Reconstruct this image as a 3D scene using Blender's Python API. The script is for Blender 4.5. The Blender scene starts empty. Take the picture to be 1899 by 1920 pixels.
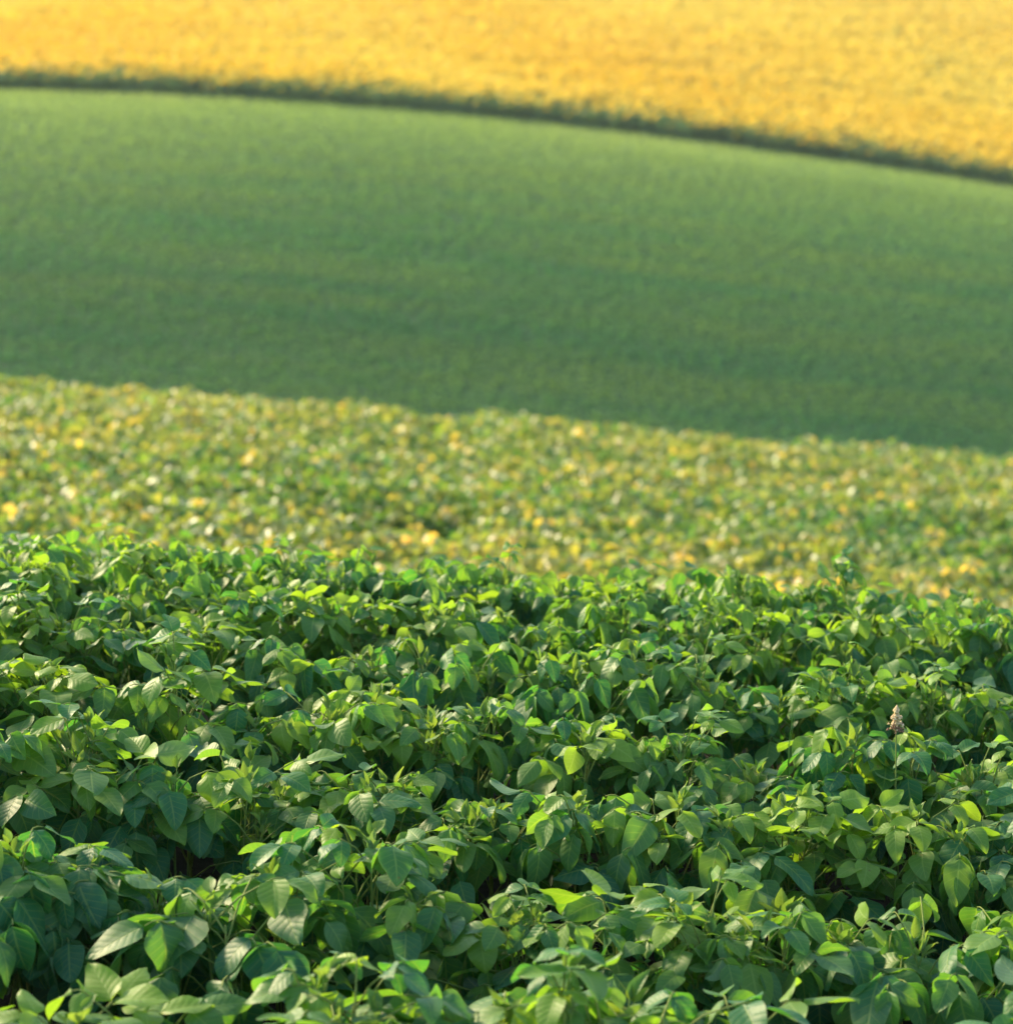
import bpy, math
import numpy as np
from mathutils import Vector

R = math.radians
rng = np.random.default_rng(11)
scene = bpy.context.scene
COL = scene.collection

# ------------------------------------------------------------------ camera
H = 2.93                                   # camera height above z = 0
PITCH = 9.0
cam_d = bpy.data.cameras.new('camera')
cam = bpy.data.objects.new('camera', cam_d)
COL.objects.link(cam)
cam.location = (0, 0, H)
cam.rotation_euler = (R(90 - PITCH), 0, 0)
cam_d.sensor_fit = 'HORIZONTAL'
cam_d.sensor_width = 36.0
cam_d.lens = 36.0 * 4283 / 1899
cam_d.clip_start = 0.1
cam_d.clip_end = 3000
cam_d.dof.use_dof = True
cam_d.dof.focus_distance = 6.2
cam_d.dof.aperture_fstop = 2.7
scene.camera = cam

# ------------------------------------------------------------------ light
SUN_EL, SUN_AZ = 29.0, -48.0               # azimuth from +Y (view direction), negative = left
world = bpy.data.worlds.new('World')
scene.world = world
world.use_nodes = True
wn = world.node_tree
bg = wn.nodes['Background']
sky = wn.nodes.new('ShaderNodeTexSky')
sky.sky_type = 'NISHITA'
sky.sun_disc = False
sky.sun_elevation = R(SUN_EL)
sky.sun_rotation = R(SUN_AZ)
sky.altitude = 200
wn.links.new(sky.outputs[0], bg.inputs[0])
bg.inputs[1].default_value = 0.135
sun_d = bpy.data.lights.new('sun', 'SUN')
sun_d.energy = 3.7
sun_d.angle = R(7.0)
sun_d.color = (1.0, 0.80, 0.49)
sun = bpy.data.objects.new('sun', sun_d)
COL.objects.link(sun)
sdir = Vector((math.sin(R(SUN_AZ)) * math.cos(R(SUN_EL)), math.cos(R(SUN_AZ)) * math.cos(R(SUN_EL)), math.sin(R(SUN_EL))))
sun.rotation_euler = (-sdir).to_track_quat('-Z', 'Y').to_euler()
sun.location = (-20, 20, 30)
scene.view_settings.view_transform = 'Standard'
scene.view_settings.look = 'None'
scene.view_settings.exposure = 1.45
scene.view_settings.gamma = 1.0
scene.cycles.max_bounces = 8
scene.cycles.transparent_max_bounces = 8

# ------------------------------------------------------------------ helpers
def tag(o, label=None, cat=None, group=None, kind=None):
    if label: o['label'] = label
    if cat: o['category'] = cat
    if group: o['group'] = group
    if kind: o['kind'] = kind
    return o

class Geo:
    """numpy soup of faces (tris and quads) with per-vertex attributes"""
    def __init__(s):
        s.v, s.f3, s.f4, s.uv, s.tint, s.young = [], [], [], [], [], []
        s.n = 0
    def add(s, v, f, uv=None, tint=0.5, young=0.0):
        v = np.asarray(v, float); f = np.asarray(f, int)
        (s.f4 if f.shape[1] == 4 else s.f3).append(f + s.n)
        s.v.append(v); k = len(v); s.n += k
        s.uv.append(np.zeros((k, 3)) if uv is None else uv)
        s.tint.append(np.broadcast_to(np.asarray(tint, float), (k,)))
        s.young.append(np.broadcast_to(np.asarray(young, float), (k,)))
    def arrays(s):
        return (np.concatenate(s.v), s.f3, s.f4, np.concatenate(s.uv), np.concatenate(s.tint), np.concatenate(s.young))
    def add_geo(s, g, M, loc, dtint=0.0):
        v, f3, f4, uv, t, y = g.arrays()
        off = s.n
        s.v.append(v @ np.asarray(M).T + np.asarray(loc)); s.n += len(v)
        s.f3 += [f + off for f in f3]; s.f4 += [f + off for f in f4]
        s.uv.append(uv); s.tint.append(t + dtint); s.young.append(y)
    def mesh(s, name, mat, smooth=True):
        v, f3, f4, uv, t, y = s.arrays()
        me = bpy.data.meshes.new(name)
        a3 = np.concatenate(f3) if f3 else np.zeros((0, 3), int)
        a4 = np.concatenate(f4) if f4 else np.zeros((0, 4), int)
        loops = np.concatenate([a3.ravel(), a4.ravel()]).astype(np.int32)
        npoly = len(a3) + len(a4)
        tot = np.concatenate([np.full(len(a3), 3), np.full(len(a4), 4)]).astype(np.int32)
        start = np.concatenate([[0], np.cumsum(tot)[:-1]]).astype(np.int32)
        me.vertices.add(len(v)); me.vertices.foreach_set('co', v.astype(np.float32).ravel())
        me.loops.add(len(loops)); me.loops.foreach_set('vertex_index', loops)
        me.polygons.add(npoly); me.polygons.foreach_set('loop_start', start)
        me.polygons.foreach_set('use_smooth', np.full(npoly, smooth))
        for nm, typ, arr in (('leafuv', 'FLOAT_VECTOR', uv), ('tint', 'FLOAT', t), ('young', 'FLOAT', y)):
            at = me.attributes.new(nm, typ, 'POINT')
            at.data.foreach_set('vector' if typ == 'FLOAT_VECTOR' else 'value', np.ascontiguousarray(arr, dtype=np.float32).ravel())
        me.update(calc_edges=True); me.validate()
        me.materials.append(mat)
        return me
    def obj(s, name, mat, parent=None, smooth=True):
        o = bpy.data.objects.new(name, s.mesh(name, mat, smooth))
        COL.objects.link(o)
        if parent: o.parent = parent
        return o

def unit(a):
    a = np.asarray(a, float)
    return a / np.maximum(np.linalg.norm(a, axis=-1, keepdims=True), 1e-9)

def tube(g, pts, radii, sides=5, tint=0.5, young=0.0):
    pts = np.asarray(pts, float); n = len(pts)
    tan = unit(np.gradient(pts, axis=0))
    ref = np.array([0.31, 0.95, 0.05])
    a = unit(np.cross(tan, ref)); b = np.cross(tan, a)
    ang = np.arange(sides) * 2 * np.pi / sides
    ring = a[:, None, :] * np.cos(ang)[None, :, None] + b[:, None, :] * np.sin(ang)[None, :, None]
    v = (pts[:, None, :] + ring * np.asarray(radii)[:, None, None]).reshape(-1, 3)
    f = []
    for i in range(n - 1):
        for k in range(sides):
            k2 = (k + 1) % sides
            f.append((i * sides + k, i * sides + k2, (i + 1) * sides + k2, (i + 1) * sides + k))
    v = np.vstack([v, pts[-1:] + tan[-1:] * radii[-1]])
    g.add(v, np.array(f), tint=tint, young=young)
    top = (n - 1) * sides
    cap = np.array([(top + k, top + (k + 1) % sides, len(v) - 1) for k in range(sides)])
    g.f3.append(cap + g.n - len(v))

# ------------------------------------------------------------------ terrain shape
PY = np.array([-60, -20, 0, 4.57, 6.8, 7.6, 8.6, 10, 12, 14.5, 17, 28, 40, 46, 60, 75, 90, 110, 130, 150, 170, 200, 250, 300, 350, 450, 700, 1500.])
PZ = np.array([-6.5, -4.4, -2.42, -1.814, -1.55, -1.462, -1.52, -1.90, -2.36, -2.87, -3.10, -3.90, -4.74, -5.75, -10.2, -13.2, -11.4, -6.5, -2.6, 0.3, 2.25, 6.1, 13.8, 22.0, 30, 40, 48, 52.])
_d = np.diff(PZ) / np.diff(PY)
_m = np.concatenate([[_d[0]], (_d[:-1] * np.diff(PY)[1:] + _d[1:] * np.diff(PY)[:-1]) / (np.diff(PY)[:-1] + np.diff(PY)[1:]), [_d[-1]]])
def hermite(y):
    y = np.clip(np.asarray(y, float), PY[0], PY[-1])
    i = np.clip(np.searchsorted(PY, y) - 1, 0, len(PY) - 2)
    h = PY[i + 1] - PY[i]; t = (y - PY[i]) / h
    return ((2*t**3 - 3*t**2 + 1) * PZ[i] + (t**3 - 2*t**2 + t) * h * _m[i] + (-2*t**3 + 3*t**2) * PZ[i+1] + (t**3 - t**2) * h * _m[i+1])
CROP = 0.72
def canopy_z(x, y):
    x = np.asarray(x, float); y = np.asarray(y, float)
    k = np.interp(y, [0, 8.6, 40, 90, 170, 300], [0.062, 0.070, 0.079, 0.085, 0.10, 0.06])
    q = np.interp(y, [0, 60, 100, 170, 300, 500], [0, 0, 0.0004, 0.0011, 0.0004, 0.0])
    xs = 90 * np.tanh(x / 90)
    und = 0.03 * np.sin(x * 1.9 + y * 0.7) * np.interp(y, [0, 3, 6, 8, 16, 60], [0, 1, 1, .2, 1, 0])
    return H + hermite(y) - k * xs - q * xs * xs + und
def ground_z(x, y):
    return canopy_z(x, y) - np.interp(y, [40, 75], [CROP, 0.0])

# ------------------------------------------------------------------ materials
class NT:
    def __init__(s, name):
        s.m = bpy.data.materials.new(name); s.m.use_nodes = True
        s.t = s.m.node_tree; s.t.nodes.clear()
        s.out = s.t.nodes.new('ShaderNodeOutputMaterial')
    def n(s, typ, **kw):
        nd = s.t.nodes.new(typ)
        for k, v in kw.items(): setattr(nd, k, v)
        return nd
    def put(s, sock, v):
        if isinstance(v, bpy.types.NodeSocket): s.t.links.new(v, sock)
        elif v is not None: sock.default_value = v
    def math(s, op, a, b=None, c=None, clamp=False):
        nd = s.n('ShaderNodeMath', operation=op, use_clamp=clamp)
        for i, v in enumerate((a, b, c)):
            if v is not None: s.put(nd.inputs[i], v)
        return nd.outputs[0]
    def mix(s, f, a, b, blend='MIX'):
        nd = s.n('ShaderNodeMix', data_type='RGBA', blend_type=blend)
        s.put(nd.inputs[0], f); s.put(nd.inputs[6], a); s.put(nd.inputs[7], b)
        return nd.outputs[2]
    def attr(s, name, out=2):
        nd = s.n('ShaderNodeAttribute', attribute_name=name)
        return nd.outputs[out]
    def noise(s, scale, detail=3, vec=None, rough=0.5):
        nd = s.n('ShaderNodeTexNoise'); nd.inputs['Scale'].default_value = scale
        nd.inputs['Detail'].default_value = detail; nd.inputs['Roughness'].default_value = rough
        if vec is not None: s.put(nd.inputs['Vector'], vec)
        return nd.outputs[0]
    def ramp(s, v, lo, hi):
        nd = s.n('ShaderNodeMapRange', interpolation_type='SMOOTHSTEP')
        s.put(nd.inputs[0], v); nd.inputs[1].default_value = lo; nd.inputs[2].default_value = hi
        return nd.outputs[0]

def rgb(r, g, b): return (r, g, b, 1.0)

def leaf_material(name, old, mid, young, trans_mul, trans=0.4, rough=0.5, spec=0.4, veins=True, patch=None, sheen=0.0, spots=False):
    m = NT(name)
    tint = m.attr('tint'); yg = m.attr('young')
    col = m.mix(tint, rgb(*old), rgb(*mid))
    col = m.mix(yg, col, rgb(*young))
    geo = m.n('ShaderNodeNewGeometry')
    pos = geo.outputs['Position']
    if patch:
        mp = m.n('ShaderNodeMapping'); m.put(mp.inputs['Vector'], pos); mp.inputs['Scale'].default_value = (0.8, 5.0, 0.0); mp.inputs['Rotation'].default_value = (0, 0, 0.10)
        p = m.ramp(m.noise(patch[0], 5, mp.outputs[0], 0.65), 0.36, 0.66)
        col = m.mix(m.math('MULTIPLY', p, patch[2]), col, rgb(*patch[1]))
    blot = m.noise(38, 3, pos)
    col = m.mix(m.math('MULTIPLY', m.ramp(blot, 0.45, 0.75), 0.28), col, m.mix(0.5, col, rgb(*young)))
    if spots:
        sp = m.math('MULTIPLY', m.ramp(m.noise(55, 2, pos), 0.70, 0.76), m.ramp(m.noise(3.1, 2, pos), 0.52, 0.60))
        col = m.mix(m.math('MULTIPLY', sp, 0.75), col, rgb(0.16, 0.13, 0.03))
    bump = None
    if veins:
        uv = m.n('ShaderNodeSeparateXYZ'); m.put(uv.inputs[0], m.attr('leafuv', 1))
        u = m.math('ABSOLUTE', uv.outputs[0]); v = uv.outputs[1]
        rib = m.math('SUBTRACT', 1.0, m.ramp(u, 0.02, 0.09))
        ph = m.math('FRACT', m.math('SUBTRACT', m.math('MULTIPLY', v, 7.0), m.math('MULTIPLY', m.math('POWER', u, 0.8), 1.5)))
        tri = m.math('ABSOLUTE', m.math('SUBTRACT', ph, 0.5))
        lat = m.math('SUBTRACT', 1.0, m.ramp(tri, 0.02, 0.10))
        lat = m.math('MULTIPLY', lat, m.math('SUBTRACT', 1.0, m.math('MULTIPLY', u, 0.6)))
        vein = m.math('MAXIMUM', rib, m.math('MULTIPLY', lat, 0.7))
        edge = m.ramp(u, 0.9, 1.0)
        fac = m.math('MAXIMUM', m.math('MULTIPLY', vein, 0.72), m.math('MULTIPLY', edge, 0.22))
        col = m.mix(fac, col, m.mix(0.55, col, rgb(0.30, 0.42, 0.10)))
        puff = m.math('MULTIPLY', m.math('SINE', m.math('MULTIPLY', m.math('ABSOLUTE', tri), math.pi)), 0.9)
        hgt = m.math('ADD', m.math('SUBTRACT', puff, m.math('MULTIPLY', rib, 0.8)), m.math('MULTIPLY', m.noise(160, 2, pos), 0.5))
        bp = m.n('ShaderNodeBump'); bp.inputs['Strength'].default_value = 0.38; bp.inputs['Distance'].default_value = 0.0014
        m.put(bp.inputs['Height'], hgt); bump = bp.outputs[0]
    back = m.mix(geo.outputs['Backfacing'], col, m.mix(0.5, col, rgb(0.20, 0.30, 0.14)))
    pr = m.n('ShaderNodeBsdfPrincipled')
    m.put(pr.inputs['Base Color'], back)
    pr.inputs['Roughness'].default_value = rough
    pr.inputs['Specular IOR Level'].default_value = spec
    pr.inputs['Sheen Weight'].default_value = sheen; pr.inputs['Sheen Roughness'].default_value = 0.35
    pr.inputs['Sheen Tint'].default_value = (0.85, 1.0, 0.85, 1)
    tr = m.n('ShaderNodeBsdfTranslucent')
    m.put(tr.inputs[0], m.mix(1.0, col, rgb(*trans_mul), 'MULTIPLY'))
    if bump is not None:
        m.put(pr.inputs['Normal'], bump)
    mx = m.n('ShaderNodeMixShader'); mx.inputs[0].default_value = trans
    m.put(mx.inputs[1], pr.outputs[0]); m.put(mx.inputs[2], tr.outputs[0])
    m.put(m.out.inputs[0], mx.outputs[0])
    return m.m

def plain_material(name, c1, c2, scale=40, rough=0.7, spec=0.2):
    m = NT(name)
    tc = m.n('ShaderNodeTexCoord')
    col = m.mix(m.noise(scale, 4, tc.outputs['Object']), rgb(*c1), rgb(*c2))
    pr = m.n('ShaderNodeBsdfPrincipled'); m.put(pr.inputs['Base Color'], col)
    pr.inputs['Roughness'].default_value = rough; pr.inputs['Specular IOR Level'].default_value = spec
    m.put(m.out.inputs[0], pr.outputs[0])
    return m.m

M_LEAF = leaf_material('soybean_leaf', (0.022, 0.118, 0.056), (0.040, 0.168, 0.048), (0.190, 0.310, 0.022), (2.7, 2.5, 0.65), sheen=0.08, rough=0.50, spec=0.40, spots=True)
M_SHOOT = leaf_material('soybean_young_leaf', (0.06, 0.18, 0.04), (0.12, 0.24, 0.03), (0.20, 0.30, 0.04), (1.9, 1.7, 0.8), trans=0.4, sheen=0.2)
M_FIELD = leaf_material('soybean_field_leaf', (0.024, 0.128, 0.048), (0.078, 0.228, 0.044), (0.54, 0.42, 0.14), (2.6, 2.2, 0.7), veins=False, rough=0.42, spec=0.48, sheen=0.2)  # young here: peachy turning leaves, sun glints painted into their colour
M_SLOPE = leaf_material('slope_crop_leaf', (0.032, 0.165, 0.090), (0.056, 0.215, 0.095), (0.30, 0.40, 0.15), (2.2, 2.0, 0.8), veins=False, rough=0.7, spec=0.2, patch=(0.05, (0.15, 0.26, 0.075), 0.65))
M_STEM = plain_material('soybean_stem', (0.12, 0.19, 0.035), (0.22, 0.26, 0.06), 60)
M_PETAL = leaf_material('sunflower_petal', (0.93, 0.70, 0.04), (0.94, 0.79, 0.12), (0.94, 0.60, 0.02), (1.05, 1.02, 0.9), veins=False, rough=0.7, spec=0.1, trans=0.42)
M_SUNLEAF = leaf_material('sunflower_leaf', (0.09, 0.20, 0.11), (0.12, 0.24, 0.12), (0.18, 0.26, 0.11), (2.0, 1.8, 0.8), veins=False, rough=0.7, spec=0.2)

def soil_material():
    m = NT('field_soil')
    geo = m.n('ShaderNodeNewGeometry'); pos = geo.outputs['Position']
    soil = m.mix(m.noise(6, 6, pos), rgb(0.012, 0.010, 0.007), rgb(0.030, 0.024, 0.016))
    green = m.mix(m.noise(1.2, 5, pos), rgb(0.022, 0.075, 0.026), rgb(0.050, 0.120, 0.036))
    sep = m.n('ShaderNodeSeparateXYZ'); m.put(sep.inputs[0], pos)
    col = m.mix(m.ramp(sep.outputs[1], 48, 60), soil, green)
    pr = m.n('ShaderNodeBsdfPrincipled'); m.put(pr.inputs['Base Color'], col)
    pr.inputs['Roughness'].default_value = 0.95; pr.inputs['Specular IOR Level'].default_value = 0.1
    bp = m.n('ShaderNodeBump'); bp.inputs['Strength'].default_value = 0.8; bp.inputs['Distance'].default_value = 0.05
    m.put(bp.inputs['Height'], m.noise(9, 6, pos)); m.put(pr.inputs['Normal'], bp.outputs[0])
    m.put(m.out.inputs[0], pr.outputs[0])
    return m.m

# ------------------------------------------------------------------ ground: one sheet to the horizon
gx = np.unique(np.concatenate([np.linspace(-6, 6, 61), np.linspace(-30, 30, 61), np.linspace(-120, 120, 61), np.linspace(-900, 900, 41)]))
gy = np.unique(np.concatenate([np.linspace(-60, 0, 21), np.linspace(0, 20, 81), np.linspace(20, 100, 81), np.linspace(100, 360, 66), np.linspace(360, 1500, 24)]))
X, Y = np.meshgrid(gx, gy)
gv = np.stack([X, Y, ground_z(X, Y)], -1).reshape(-1, 3)
nx = len(gx)
ii = (np.arange(len(gy) - 1)[:, None] * nx + np.arange(nx - 1)[None, :]).ravel()
g = Geo(); g.add(gv, np.stack([ii, ii + 1, ii + nx + 1, ii + nx], -1))
ground = g.obj('ground', soil_material())
tag(ground, kind='structure')

# ------------------------------------------------------------------ leaflets
def leaf_grid(nt, nu):
    t = np.linspace(0, 1, nt + 1); u = np.linspace(-1, 1, nu + 1)
    T, U = np.meshgrid(t, u, indexing='ij')
    idx = (np.arange(nt)[:, None] * (nu + 1) + np.arange(nu)[None, :]).ravel()
    F = np.stack([idx, idx + 1, idx + nu + 2, idx + nu + 1], -1)
    return T.ravel(), U.ravel(), F
HI = leaf_grid(9, 6)
LO = leaf_grid(4, 2)
SH = leaf_grid(5, 2)

def halfwidth(t, lance=False):
    if lance: return np.sin(np.pi * np.clip(t, 0, 1) ** 0.8) ** 0.9 * (1 - 0.25 * t)
    w = np.sin(np.pi * np.clip(t, 0, 1) ** 0.70) ** 0.72
    return w * (1 - 0.16 * t) + 0.03 * (t > 0.001) * (t < 0.999)

def leaflet(g, base, D, N, L, W, rnd, grid=HI, bend=0.5, fold=0.18, tint=0.5, young=0.0, lance=False):
    """ovate leaflet: D = direction of the midrib, N = upper side"""
    T, U, F = grid
    D = unit(D); N = unit(N - np.dot(N, D) * D); S = np.cross(D, N)
    w = halfwidth(T, lance) * W * 0.5
    a = bend * T                                        # curls down along its length
    ly = np.where(abs(bend) > 1e-3, np.sin(a) / (bend if abs(bend) > 1e-3 else 1), T) * L
    lz = -np.where(abs(bend) > 1e-3, (1 - np.cos(a)) / (bend if abs(bend) > 1e-3 else 1), 0) * L
    ph = rnd.uniform(0, 6.28); wf = rnd.uniform(5, 9)
    skew = rnd.uniform(-0.18, 0.18)
    if grid is HI and rnd.random() < 0.09:                # an insect bite in the margin
        tb, sd, dp = rnd.uniform(.25, .85), rnd.choice([-1, 1]), rnd.uniform(.3, .7)
        w = w * (1 - dp * np.exp(-((T - tb) / .09) ** 2) * (np.sign(U) == sd))
    lx = U * w + skew * L * T * (T - 0.1) * 0.5
    up = fold * np.abs(U) * w + 0.07 * W * np.sin(T * wf + ph + U * 1.3) * np.abs(U) ** 1.5 - 0.10 * W * (U ** 2) * rnd.uniform(-0.3, 1.2)
    nz, ny = np.cos(a), np.sin(a)                        # bent normal
    v = (np.asarray(base) + S * lx[:, None] + D * (ly + up * ny)[:, None] + N * (lz + up * nz)[:, None])
    g.add(v, F, np.stack([U, T, np.zeros_like(T)], -1), tint, young)

def azel(az, el):
    return np.array([math.cos(az) * math.cos(el), math.sin(az) * math.cos(el), math.sin(el)])

def trifoliate(gl, gs, P, az, size, droop, rnd, tint, young, grid=HI):
    """three leaflets at the end of a petiole: P = petiole tip"""
    Pt = P + azel(az, R(-5)) * 0.028 * size
    if gs is not None:
        tube(gs, [P, (P + Pt) / 2 + np.array([0, 0, .003]), Pt], [0.0019, 0.0016, 0.0013], 4, young=young)
    for k, (da, b0) in enumerate(((0.0, Pt), (R(82), P), (-R(82), P))):
        a2 = az + da + rnd.normal(0, 0.22)
        el = -R(np.clip(droop + rnd.normal(0, 14), -25, 86))
        D = azel(a2, el)
        N = np.cross(np.cross(D, [0, 0, 1.0]), D)
        if np.linalg.norm(N) < 1e-3: N = azel(a2, 0)
        N = unit(N)
        roll = rnd.normal(0, 0.33) + (0.25 if k == 1 else -0.25 if k == 2 else 0) * -1
        S = np.cross(D, N)
        N = N * math.cos(roll) + S * math.sin(roll)
        if rnd.random() < 0.03: N = -N
        L = 0.108 * size * rnd.uniform(0.86, 1.12) * (1.06 if k == 0 else 0.96)
        W = L * rnd.uniform(0.58, 0.77)
        leaflet(gl, b0 + D * 0.004, D, N, L, W, rnd, grid, bend=rnd.uniform(0.1, 0.95), fold=rnd.uniform(-0.05, 0.42),
                tint=np.clip(tint + rnd.normal(0, 0.12), 0, 1), young=young)

def make_plant_geo(seed, size=1.0, height=0.72, droop=45, bright=0.25, n_shoot=3, spread=0.78, nodes=22, grid=HI):
    nodes = int(nodes * 0.95)
    rnd = np.random.default_rng(seed)
    gl, gs = Geo(), Geo(); shoots = []
    nb = 4
    stems = []
    for b in range(nb):
        if b == 0:
            top = np.array([rnd.normal(0, .02), rnd.normal(0, .02), height * 0.84])
            pts = np.array([[0, 0, -0.03], top * [.3, .3, .35], top * [.6, .6, .7], top])
            rad = [0.0046, 0.0042, 0.0034, 0.0022]
        else:
            az = rnd.uniform(0, 6.28); r = rnd.uniform(0.06, 0.13) * spread
            z0 = rnd.uniform(0.08, 0.2); top = np.array([math.cos(az) * r, math.sin(az) * r, height * rnd.uniform(0.70, 0.86)])
            p0 = np.array([0, 0, z0]); mid = np.array([top[0] * .75, top[1] * .75, z0 + (top[2] - z0) * .45])
            pts = np.array([p0, (p0 + mid) / 2 + [top[0] * .1, top[1] * .1, -.01], mid, top]); rad = [0.0036, 0.0032, 0.0028, 0.0018]
        tube(gs, pts, rad, 6)
        stems.append(pts)
    def at(pts, h):
        z = pts[:, 2]; return np.array([np.interp(h, z, pts[:, 0]), np.interp(h, z, pts[:, 1]), h])
    az = rnd.uniform(0, 6.28)
    for i in range(nodes):
        pts = stems[i % nb]
        f = (i // nb + rnd.uniform(0.1, 0.9)) / math.ceil(nodes / nb)
        f = f ** 0.48                                     # more leaves up top
        h = pts[0, 2] + 0.12 + f * (pts[-1, 2] - pts[0, 2] - 0.12)
        p0 = at(pts, h)
        az += 2.4 + rnd.normal(0, 0.5)
        pl = (0.10 + 0.13 * (1 - abs(f - 0.55))) * rnd.uniform(0.8, 1.2) * spread
        el = R(rnd.uniform(28, 68) * (0.75 + 0.35 * f))
        tip = p0 + azel(az, el) * pl
        lim = height * rnd.uniform(0.90, 1.04)
        tip[2] = min(tip[2], lim)
        mid = (p0 + tip) / 2 + np.array([0, 0, 0.016])
        yg = 0.0
        if f > 0.5: yg = np.clip(rnd.normal(bright, 0.25), 0, 1) * min(1, (f - 0.3) * 1.5)
        tube(gs, [p0, mid, tip], [0.0024, 0.0021, 0.0018], 5, young=0.5)
        rel = np.clip(tip[2] / height, 0, 1.05)
        d = droop - 16 + 90 * (0.87 - rel) + rnd.normal(0, 13)
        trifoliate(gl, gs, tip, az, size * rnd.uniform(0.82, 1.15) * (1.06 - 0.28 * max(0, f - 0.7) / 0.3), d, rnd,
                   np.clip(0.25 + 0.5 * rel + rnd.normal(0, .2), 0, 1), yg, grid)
    for b in range(n_shoot):
        top = stems[b][-1]; gy_ = Geo(); shoots.append(gy_)
        a0 = rnd.uniform(0, 6.28)
        for k in range(rnd.integers(3, 6)):
            a = a0 + k * 2.2; el = R(rnd.uniform(45, 86)); D = azel(a, el)
            b0 = top + np.array([0, 0, -0.01]) + rnd.normal(0, .004, 3)
            b1 = b0 + azel(a, R(75)) * rnd.uniform(0.02, 0.075)
            tube(gy_, [b0, (b0 + b1) / 2, b1], [0.0017, 0.0015, 0.0012], 4, young=0.6)
            for q in range(rnd.integers(1, 4)):
                D2 = unit(D + rnd.normal(0, .3, 3) * [1, 1, .4])
                N = unit(np.array([0, 0, 1.]) * .4 - azel(a, 0)); L = size * rnd.uniform(0.03, 0.062)
                leaflet(gy_, b1, D2, N, L, L * rnd.uniform(.42, .6), rnd, SH, bend=rnd.uniform(-.3, .6), fold=rnd.uniform(.5, 1.0),
                        tint=rnd.uniform(0, 1), young=rnd.uniform(0.0, 0.8), lance=True)
    return gl, gs, shoots

LOOKS = [  # words of the label, builder settings
    ('big hanging leaves', dict(size=1.18, droop=62, bright=0.30, n_shoot=1, nodes=21)),
    ('flat bright green top leaves', dict(size=1.05, droop=22, bright=0.75, n_shoot=1, nodes=24)),
    ('blue-green drooping leaves', dict(size=1.05, droop=58, bright=0.08, n_shoot=1, nodes=24)),
    ('pointed yellowish shoots', dict(size=0.95, droop=40, bright=0.45, n_shoot=3, nodes=25)),
    ('broad mid-green leaves', dict(size=1.12, droop=42, bright=0.40, n_shoot=1, nodes=23)),
    ('small dense leaves', dict(size=0.84, droop=38, bright=0.45, n_shoot=2, nodes=30)),
    ('lime-green upper leaves', dict(size=1.02, droop=30, bright=0.95, n_shoot=2, nodes=24)),
    ('loosely spread leaves', dict(size=1.06, droop=48, bright=0.40, n_shoot=1, nodes=22, spread=1.1)),
    ('dark overlapping leaves', dict(size=1.10, droop=50, bright=0.20, n_shoot=1, nodes=25)),
    ('tall leafy top', dict(size=1.0, droop=36, bright=0.5, n_shoot=2, nodes=26, height=0.80)),
]
protos = []
for i, (words, kw) in enumerate(LOOKS):
    for v in range(2):
        gl, gs, gyy = make_plant_geo(100 + i * 7 + v, **kw)
        protos.append((words, gl, gs, gyy))

proto_mesh = {}
def plant_meshes(k):
    if k not in proto_mesh:
        w, gl, gs, gyy = protos[k]
        proto_mesh[k] = (gl.mesh('foliage', M_LEAF), gs.mesh('stem', M_STEM), [q.mesh('young_shoot', M_SHOOT) for q in gyy])
    return proto_mesh[k]

def project(p):
    c, s = math.cos(R(PITCH)), math.sin(R(PITCH))
    d = np.asarray(p) - [0, 0, H]
    z = d[1] * c - d[2] * s; v = -(d[2] * c + d[1] * s)
    return 949.5 + 4283 * d[0] / z, 960 + 4283 * v / z

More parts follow.
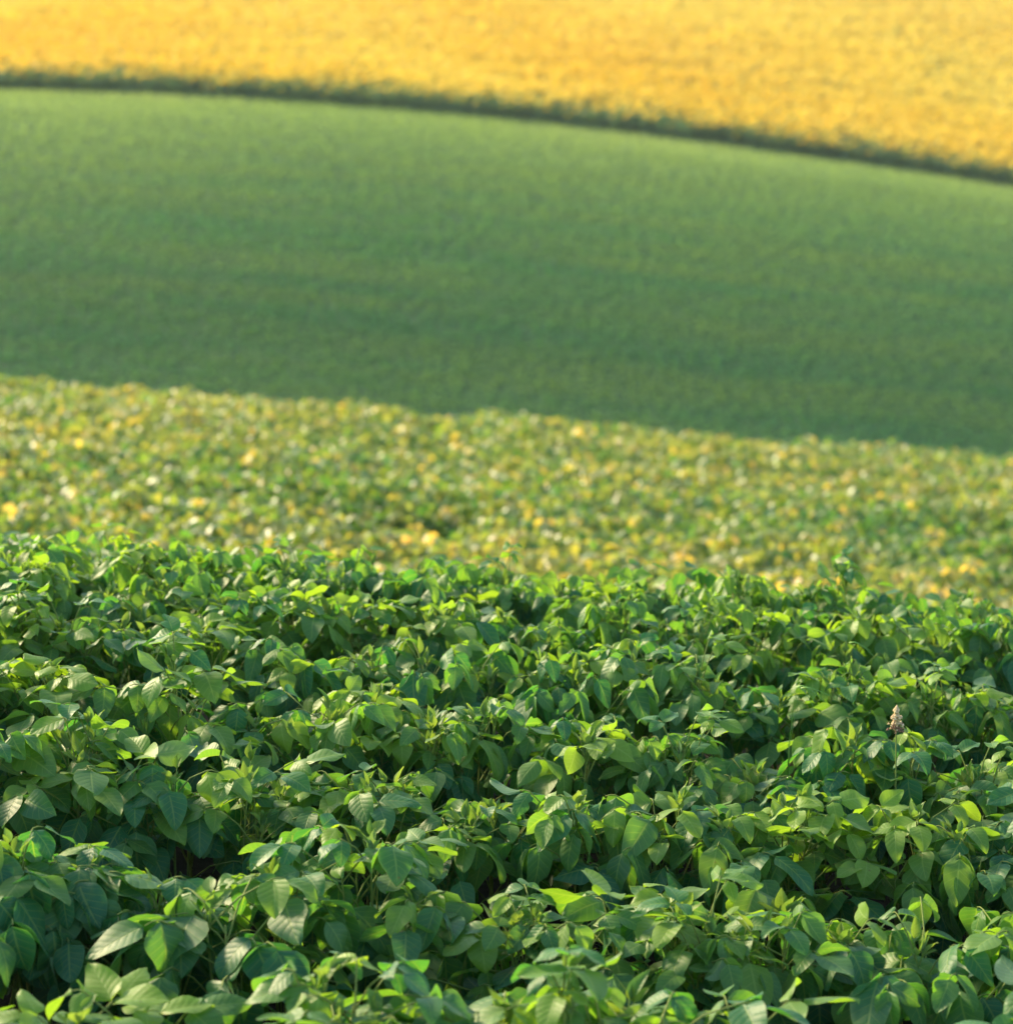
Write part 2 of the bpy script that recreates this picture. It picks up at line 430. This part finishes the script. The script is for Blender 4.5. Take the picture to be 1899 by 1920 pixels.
# ------------------------------------------------------------------ near rows: every plant a thing
ROWS = [4.58, 5.29, 5.93, 6.46, 7.02, 7.54, 8.06]
ORD = ['first', 'second', 'third', 'fourth', 'fifth', 'sixth', 'seventh', 'eighth']
NUM = ['', 'first', 'second', 'third', 'fourth', 'fifth', 'sixth', 'seventh', 'eighth', 'ninth', 'tenth', 'eleventh', 'twelfth', 'thirteenth',
       'fourteenth', 'fifteenth', 'sixteenth', 'seventeenth', 'eighteenth', 'nineteenth', 'twentieth']
NUM += ['twenty-' + n for n in NUM[1:10]] + ['thirtieth'] + ['thirty-' + n for n in NUM[1:10]] + ['fortieth']
STEP = 0.165
margin_plants = []
n_plants = 0
for r, y0 in enumerate(ROWS):
    half = y0 * 0.2217 + 0.16
    xs = np.arange(-half - 0.9, half + 0.95, STEP - 0.008 * r)
    k_in = 0
    for x in xs:
        x = x + rng.normal(0, 0.03)
        y = y0 + rng.normal(0, 0.045) + 0.05 * math.sin(x * 1.3 + r)
        k = int(rng.integers(0, len(protos)))
        sc = rng.uniform(0.90, 1.08) * (1.14 - 0.066 * r)
        sz = rng.uniform(0.92, 1.06)
        rz = rng.uniform(0, 2 * math.pi)
        px = 949.5 + 4283 * x / (y * 1.06)
        if r == 0:
            sz *= 1 + np.interp(px, [0, 400, 700, 1000, 1250, 1450, 1700, 1780, 1899], [-.05, -.04, .05, .12, .15, -.05, -.05, .08, .12]) / .72
        if r == 1 and px < 430: sc *= 1.2; k = int(rng.choice([0, 1, 4, 5]))
        if r == 0 and 1440 < px < 1680: continue
        z = float(ground_z(x, y))
        if abs(x) > half:
            margin_plants.append((k, x, y, z, rz, sc, sz)); continue
        k_in += 1; n_plants += 1
        root = bpy.data.objects.new('soybean_plant', None)
        COL.objects.link(root)
        root.empty_display_size = 0.1
        root.location = (x, y, z)
        root.rotation_euler = (rng.normal(0, .05), rng.normal(0, .05), rz)
        root.scale = (sc, sc, sz)
        tag(root, f'soybean plant with {LOOKS[k // 2][0]}, {NUM[k_in]} from left in {ORD[r]} row', 'soybean plant', 'soybean plants in the near rows')
        mf, ms, my = plant_meshes(k)
        for nm, me in [('foliage', mf), ('stem', ms)] + [('young_shoot', q) for q in my]:
            o = bpy.data.objects.new(nm, me); COL.objects.link(o); o.parent = root
print('individual plants', n_plants)

# ------------------------------------------------------------------ the rest of the soybean field
fg, ng = Geo(), Geo()
for x in np.arange(-2.2, 2.3, STEP):
    margin_plants.append((int(rng.integers(0, len(protos))), x, 4.14 + rng.normal(0, .04), float(ground_z(x, 4.14)), rng.uniform(0, 6.28), 1.1, 1.0))
for (k, x, y, z, rz, sc, sz) in margin_plants:
    c, s = math.cos(rz), math.sin(rz)
    M = np.array([[c * sc, -s * sc, 0], [s * sc, c * sc, 0], [0, 0, sz]])
    ng.add_geo(protos[k][1], M, (x, y, z)); [ng.add_geo(q, M, (x, y, z)) for q in protos[k][3]]

# vectorised simple leaflets: 8 vertices, 8 triangles
LV_T = np.array([0, .24, .24, .24, .62, .62, .62, 1.0])
LV_U = np.array([0, -.86, 0, .86, -.80, 0, .80, 0])
LV_F = np.array([(0, 2, 1), (0, 3, 2), (1, 2, 5), (1, 5, 4), (2, 3, 6), (2, 6, 5), (4, 5, 7), (5, 6, 7)])
def vec_leaves(g, base, D, N, L, W, bend, fold, tint, young):
    n = len(base)
    if bend is None:                                     # plain four-cornered blade
        D = unit(D); S = unit(np.cross(D, N))
        v = np.stack([base, base + D * L[:, None] * .45 + S * W[:, None] * .5, base + D * L[:, None], base + D * L[:, None] * .45 - S * W[:, None] * .5], 1)
        g.add(v.reshape(-1, 3), np.arange(n * 4).reshape(n, 4), None, np.repeat(tint, 4), np.repeat(young, 4)); return
    D = unit(D); N = unit(N - (N * D).sum(1, keepdims=True) * D); S = np.cross(D, N)
    lx = LV_U[None] * W[:, None] * .5
    ly = LV_T[None] * L[:, None]
    lz = -bend[:, None] * L[:, None] * LV_T[None] ** 2 + fold[:, None] * np.abs(LV_U)[None] * W[:, None] * .5
    v = base[:, None] + S[:, None] * lx[..., None] + D[:, None] * ly[..., None] + N[:, None] * lz[..., None]
    f = (LV_F[None] + (np.arange(n) * 8)[:, None, None]).reshape(-1, 3)
    uv = np.broadcast_to(np.stack([LV_U, LV_T, LV_T * 0], -1)[None], (n, 8, 3)).reshape(-1, 3)
    g.add(v.reshape(-1, 3), f, uv, np.repeat(tint, 8), np.repeat(young, 8))

def vazel(az, el): return np.stack([np.cos(az) * np.cos(el), np.sin(az) * np.cos(el), np.sin(el)], -1)
def soft_noise(x, y, s, seed):
    r2 = np.random.default_rng(seed); o = 0
    for k in range(7):
        a = r2.uniform(0, 6.28); f = s * r2.uniform(0.6, 1.7)
        o = o + np.sin((x * math.cos(a) + y * math.sin(a)) * f + r2.uniform(0, 6.28))
    return o / 7 ** .5 / 1.2

def scatter_trifoliates(g, y_a, y_b, per_m2, size, seed, row0=8.62, margin=2.5, ym=0.235):
    rnd = np.random.default_rng(seed)
    hw = y_b * 0.2217 + margin
    n = int(per_m2 * (y_b - y_a) * 2 * hw)
    x = rnd.uniform(-hw, hw, n); y = rnd.uniform(y_a, y_b, n)
    rowd = np.abs(((y - row0 + 0.06 * np.sin(x * .8)) / 0.62 + 0.5) % 1 - 0.5) * 2     # 0 on the row, 1 in the gap
    clump = soft_noise(x, y * 1.2, 1.6, 5) * 0.10 + soft_noise(x, y, 5, 6) * 0.07 + np.minimum(0, soft_noise(x * .8, y * .7, .9, 7) + .3) * .16
    top = np.interp(y, [8, 12, 16], [.70, .74, .80]) + clump * np.interp(y, [8, 12, 16], [.4, .6, 1]) - 0.42 * rowd ** 2
    h = top * (1 - 0.45 * rnd.random(n) ** 1.6)
    keep = h > 0.15
    x, y, h, top = x[keep], y[keep], h[keep], top[keep]; n = len(x)
    P = np.stack([x, y, ground_z(x, y) + h], -1)
    az0 = rnd.uniform(0, 6.28, n)
    rel = h / top
    yg = np.clip((rel - .6) / .4, 0, 1) * np.clip(rnd.normal(ym, .15, n) + .12 * soft_noise(x, y * .6, .7, 12) + .6 * (rnd.random(n) < .09), 0, 1)  # sparse paler leaves, painted glints in the blurred field
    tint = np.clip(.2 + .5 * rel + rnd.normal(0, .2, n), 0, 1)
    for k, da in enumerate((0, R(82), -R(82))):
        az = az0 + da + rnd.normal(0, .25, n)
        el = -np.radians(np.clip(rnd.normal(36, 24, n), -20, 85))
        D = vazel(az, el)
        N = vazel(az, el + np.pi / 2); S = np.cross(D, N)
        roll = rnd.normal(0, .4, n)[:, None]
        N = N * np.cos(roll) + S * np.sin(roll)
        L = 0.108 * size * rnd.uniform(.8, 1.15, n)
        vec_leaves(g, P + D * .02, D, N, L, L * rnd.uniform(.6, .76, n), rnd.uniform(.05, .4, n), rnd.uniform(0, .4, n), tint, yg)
scatter_trifoliates(ng, 8.35, 16, 230, 0.70, 21, margin=1.6, ym=0.25)
scatter_trifoliates(fg, 16, 24, 190, 1.0, 22)
scatter_trifoliates(fg, 24, 33, 150, 1.08, 23)
scatter_trifoliates(fg, 33, 47, 100, 1.2, 24)
field = fg.obj('soybean_field', M_FIELD)
tag(field, 'sunlit soybean field out of focus beyond the near rows', 'crop field', kind='stuff')

tag(ng.obj('foliage', M_LEAF, field), kind='stuff')

# ------------------------------------------------------------------ green slope across the valley
def boundary_y(x): return 170 + 0.0 * x
sg = Geo()
rnd = np.random.default_rng(31)
def slope_tufts(y_a, y_b, per_m2, size, seed):
    rnd = np.random.default_rng(seed)
    hw = y_b * 0.2217 + 12
    n = int(per_m2 * (y_b - y_a) * 2 * hw)
    x = rnd.uniform(-hw, hw, n); y = rnd.uniform(y_a, y_b, n)
    y = y + 0.25 * np.round((rnd.random(n) - .5))
    P = np.stack([x, y, ground_z(x, y) + rnd.uniform(.0, .06, n)], -1)
    tv = np.clip(.5 + .3 * soft_noise(x * .4, y * 1.6, .35, 8) + rnd.normal(0, .12, n), 0, 1)
    yg = np.clip(rnd.normal(.0, .10, n) + .14 * soft_noise(x, y * .5, .12, 9) + np.interp(y, [94, 120, 150, 168], [-.15, .1, .5, .75]), 0, 1)  # uphill ramp paints the brighter-lit top and darker foot into the crop colour
    for k in range(4):
        az = rnd.uniform(0, 6.28, n); el = np.radians(rnd.uniform(0, 60, n))
        D = vazel(az, el); N = vazel(az, el + np.pi / 2)
        L = size * rnd.uniform(.7, 1.3, n)
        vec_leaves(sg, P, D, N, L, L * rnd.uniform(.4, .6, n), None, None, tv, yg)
slope_tufts(84, 112, 32.0, 0.13, 41)
slope_tufts(112, 171, 24.0, 0.155, 42)
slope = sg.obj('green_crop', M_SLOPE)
tag(slope, 'even blurred green crop covering the slope below the yellow field', 'crop field', kind='stuff')

# ------------------------------------------------------------------ sunflowers on the upper slope
pg, lg = Geo(), Geo()
def sunflowers(y_a, y_b, per_m2, seed, k_leaf, sc=1.0):
    rnd = np.random.default_rng(seed)
    hw = y_b * 0.2217 + 15
    n = int(per_m2 * (y_b - y_a) * 2 * hw)
    x = rnd.uniform(-hw, hw, n); y = rnd.uniform(y_a, y_b, n)
    ht = 1.38 + .08 * soft_noise(x, y, .5, 14) + rnd.normal(0, .10, n)
    gz = ground_z(x, y)
    edge = np.clip((y - 170) / 18, 0, 1)
    ht = ht * (1 + rnd.normal(0, .26, n) * (1 - edge) - .06 * (1 - edge))
    top = np.stack([x, y, gz + ht], -1)
    for k in range(k_leaf):
        az = rnd.uniform(0, 6.28, n); el = np.radians(rnd.uniform(-30, 40, n))
        b = np.stack([x, y, gz + ht * rnd.uniform(.12, .86 if k_leaf > 4 else .6, n)], -1)
        D = vazel(az, el); N = vazel(az, el + np.pi / 2); L = rnd.uniform(.25, .42, n) * sc
        vec_leaves(lg, b, D, N, L, L * .8, rnd.uniform(.1, .5, n), np.zeros(n), rnd.uniform(0, 1, n), np.clip(rnd.normal(0, .3, n), 0, 1))
    # stalk: one slim blade pair
    for a in (0, np.pi / 2):
        D = np.tile([0, 0, 1.], (n, 1)); N = np.tile([math.cos(a), math.sin(a), 0.], (n, 1))
        vec_leaves(lg, np.stack([x, y, gz], -1), D, N, ht, np.full(n, .05), None, None, np.full(n, .5), np.full(n, .3))
    # head: a whorl of petals round a tilted axis
    axis = unit(np.stack([rnd.normal(-.25, .3, n), rnd.normal(.05, .35, n), np.full(n, .8)], -1))
    e1 = unit(np.cross(axis, [0.2, 1, 0.1])); e2 = np.cross(axis, e1)
    tn = np.clip(np.interp(y, [170, 210, 290], [.35, .5, .9]) + .3 * soft_noise(x, y, .12, 15) + rnd.normal(0, .25, n), 0, 1)
    yn = np.clip(np.interp(y, [170, 210, 290], [.4, .25, .05]) + .3 * soft_noise(x, y * .6, .09, 16) + rnd.normal(0, .2, n), 0, 1)
    bloom = rnd.random(n) < .45 + .5 * edge + .2 * soft_noise(x, y * .4, .25, 17)
    for k in range(6):
        a = k * np.pi / 3 + rnd.uniform(0, 1, n)
        D = unit(e1 * np.cos(a)[:, None] + e2 * np.sin(a)[:, None] + axis * .25)
        L = rnd.uniform(.20, .30, n) * sc
        on = bloom
        vec_leaves(pg, top[on], D[on], axis[on], L[on], L[on] * .8, np.full(on.sum(), .15), np.zeros(on.sum()), tn[on], yn[on])
sunflowers(170, 178, 6, 51, 7)
sunflowers(178, 215, 10, 52, 2)
sunflowers(215, 310, 8, 53, 1, 1.3)
flower_field = lg.obj('sunflower_field', M_SUNLEAF)
tag(flower_field, 'yellow flowering field with dark green lower edge on the hilltop', 'flower field', kind='stuff')
bl = pg.obj('blossom', M_PETAL, flower_field)
tag(bl, kind='stuff')

# ------------------------------------------------------------------ weeds among the rows
def at_pixel(px, py, y):
    """the point of the field canopy seen there at forward distance y"""
    c, s_ = math.cos(R(PITCH)), math.sin(R(PITCH)); v = (py - 960) / 4283
    z = y / (c - v * s_)
    return np.array([(px - 949.5) / 4283 * z, y, H - (v * c + s_) * z])
M_SEED = plain_material('dry_seed', (0.62, 0.46, 0.24), (0.72, 0.58, 0.34), 90, 0.9, 0.1)
M_HUSK = plain_material('dry_husk', (0.16, 0.09, 0.06), (0.34, 0.22, 0.14), 120, 0.9, 0.1)
M_GRASS = plain_material('grass_blade', (0.10, 0.24, 0.03), (0.18, 0.34, 0.05), 30, 0.5, 0.3)
OCT = np.array([(1, 0, 0), (-1, 0, 0), (0, 1, 0), (0, -1, 0), (0, 0, 1), (0, 0, -1.)])
OCF = np.array([(0, 2, 4), (2, 1, 4), (1, 3, 4), (3, 0, 4), (2, 0, 5), (1, 2, 5), (3, 1, 5), (0, 3, 5)])
def seed_weed(px, py, y, tall, seed, label):
    rnd = np.random.default_rng(seed)
    p = at_pixel(px, py, y); gz = float(ground_z(p[0], p[1])); base_h = p[2] - gz
    root = bpy.data.objects.new('seed_weed', None); COL.objects.link(root); root.location = (p[0], p[1], gz); root.empty_display_size = .1
    tag(root, label, 'weed')
    st = Geo(); tube(st, [[.02, 0, 0], [.008, .004, base_h * .5], [0, 0, base_h], [0, 0, base_h + tall * .9]], [.003, .0028, .0022, .001], 5)
    for k in range(14):
        a = rnd.uniform(0, 6.28); h = base_h + tall * rnd.uniform(-.25, .3)
        tube(st, [[0, 0, h], [math.cos(a) * tall * .2, math.sin(a) * tall * .2, h + .008], [math.cos(a) * tall * .42, math.sin(a) * tall * .42, h + .004]], [.0014, .001, .0006], 4)
    st.obj('stem', M_STEM, root)
    top, low = Geo(), Geo()
    for i in range(420):
        t = rnd.random() ** .8
        r = tall * .24 * (1 - t) ** .7 * rnd.uniform(.2, 1.25) ** 1.3 * (1 + .45 * math.sin(t * 23 + 1)); a = rnd.uniform(0, 6.28)
        c = np.array([math.cos(a) * r, math.sin(a) * r, base_h - tall * .12 + t * tall * 1.05])
        q = OCT * rnd.uniform(.002, .0045, (6, 1)) * [1, 1, 1.5]
        (top if t > .24 + rnd.normal(0, .08) else low).add(q + c, OCF, None, rnd.random())
    top.obj('seed_head', M_SEED, root); low.obj('husk', M_HUSK, root)
seed_weed(1680, 1366, 6.26, 0.068, 3, 'dry cream seed spike of a weed sticking out of the green leaves')

def grass_tuft(px, py, y, blades, seed, label):
    rnd = np.random.default_rng(seed)
    p = at_pixel(px, py, y); gz = float(ground_z(p[0], p[1])); top = p[2] - gz
    g = Geo()
    for dx, dz in blades:
        n = 14; t = np.linspace(0, 1, n)
        yy = rnd.uniform(-.03, .0) - .03 * t
        x = dx * np.clip((t - .45) / .55, 0, 1) ** 1.2
        z = (top + .035) * np.minimum(1, t / .62) ** .8 - np.clip((t - .62) / .38, 0, 1) ** 1.8 * dz
        c = np.stack([x, yy, z], -1); w = .005 * (1 - .85 * t ** 2)
        side = np.array([.35, .9, .3])
        v = np.concatenate([c - side * w[:, None], c + [0, 0, -.0012], c + side * w[:, None]]).reshape(3, n, 3)
        v = v.transpose(1, 0, 2).reshape(-1, 3)
        f = [(3 * i + k, 3 * i + k + 1, 3 * i + k + 4, 3 * i + k + 3) for i in range(n - 1) for k in (0, 1)]
        g.add(v, np.array(f), None, rnd.random())
    o = g.obj('grass_tuft', M_GRASS); o.location = (p[0], p[1], gz)
    tag(o, label, 'grass')
grass_tuft(1478, 1302, 6.44, [(.10, .05), (.075, .08), (.12, .03)], 5, 'pale green arching grass blades left of the dry seed spike')
grass_tuft(1575, 1218, 7.0, [(.11, .06), (.09, .03)], 6, 'single fine grass arch above leaves, higher than the seed spike')

# ------------------------------------------------------------------ thin evening air over the valley
hb = Geo()
hb.add([(x, y, z) for z in (-60, 130) for y in (-70, 1550) for x in (-950, 950)],
       [(0, 2, 3, 1), (4, 5, 7, 6), (0, 1, 5, 4), (2, 6, 7, 3), (0, 4, 6, 2), (1, 3, 7, 5)])
hm = bpy.data.materials.new('haze'); hm.use_nodes = True; hm.node_tree.nodes.clear()
ho = hm.node_tree.nodes.new('ShaderNodeOutputMaterial'); hv = hm.node_tree.nodes.new('ShaderNodeVolumePrincipled')
hv.inputs['Color'].default_value = (0.86, 0.93, 0.95, 1); hv.inputs['Density'].default_value = 0.00025
hm.node_tree.links.new(hv.outputs[0], ho.inputs['Volume'])
haze = hb.obj('haze', hm, smooth=False)
tag(haze, kind='stuff')
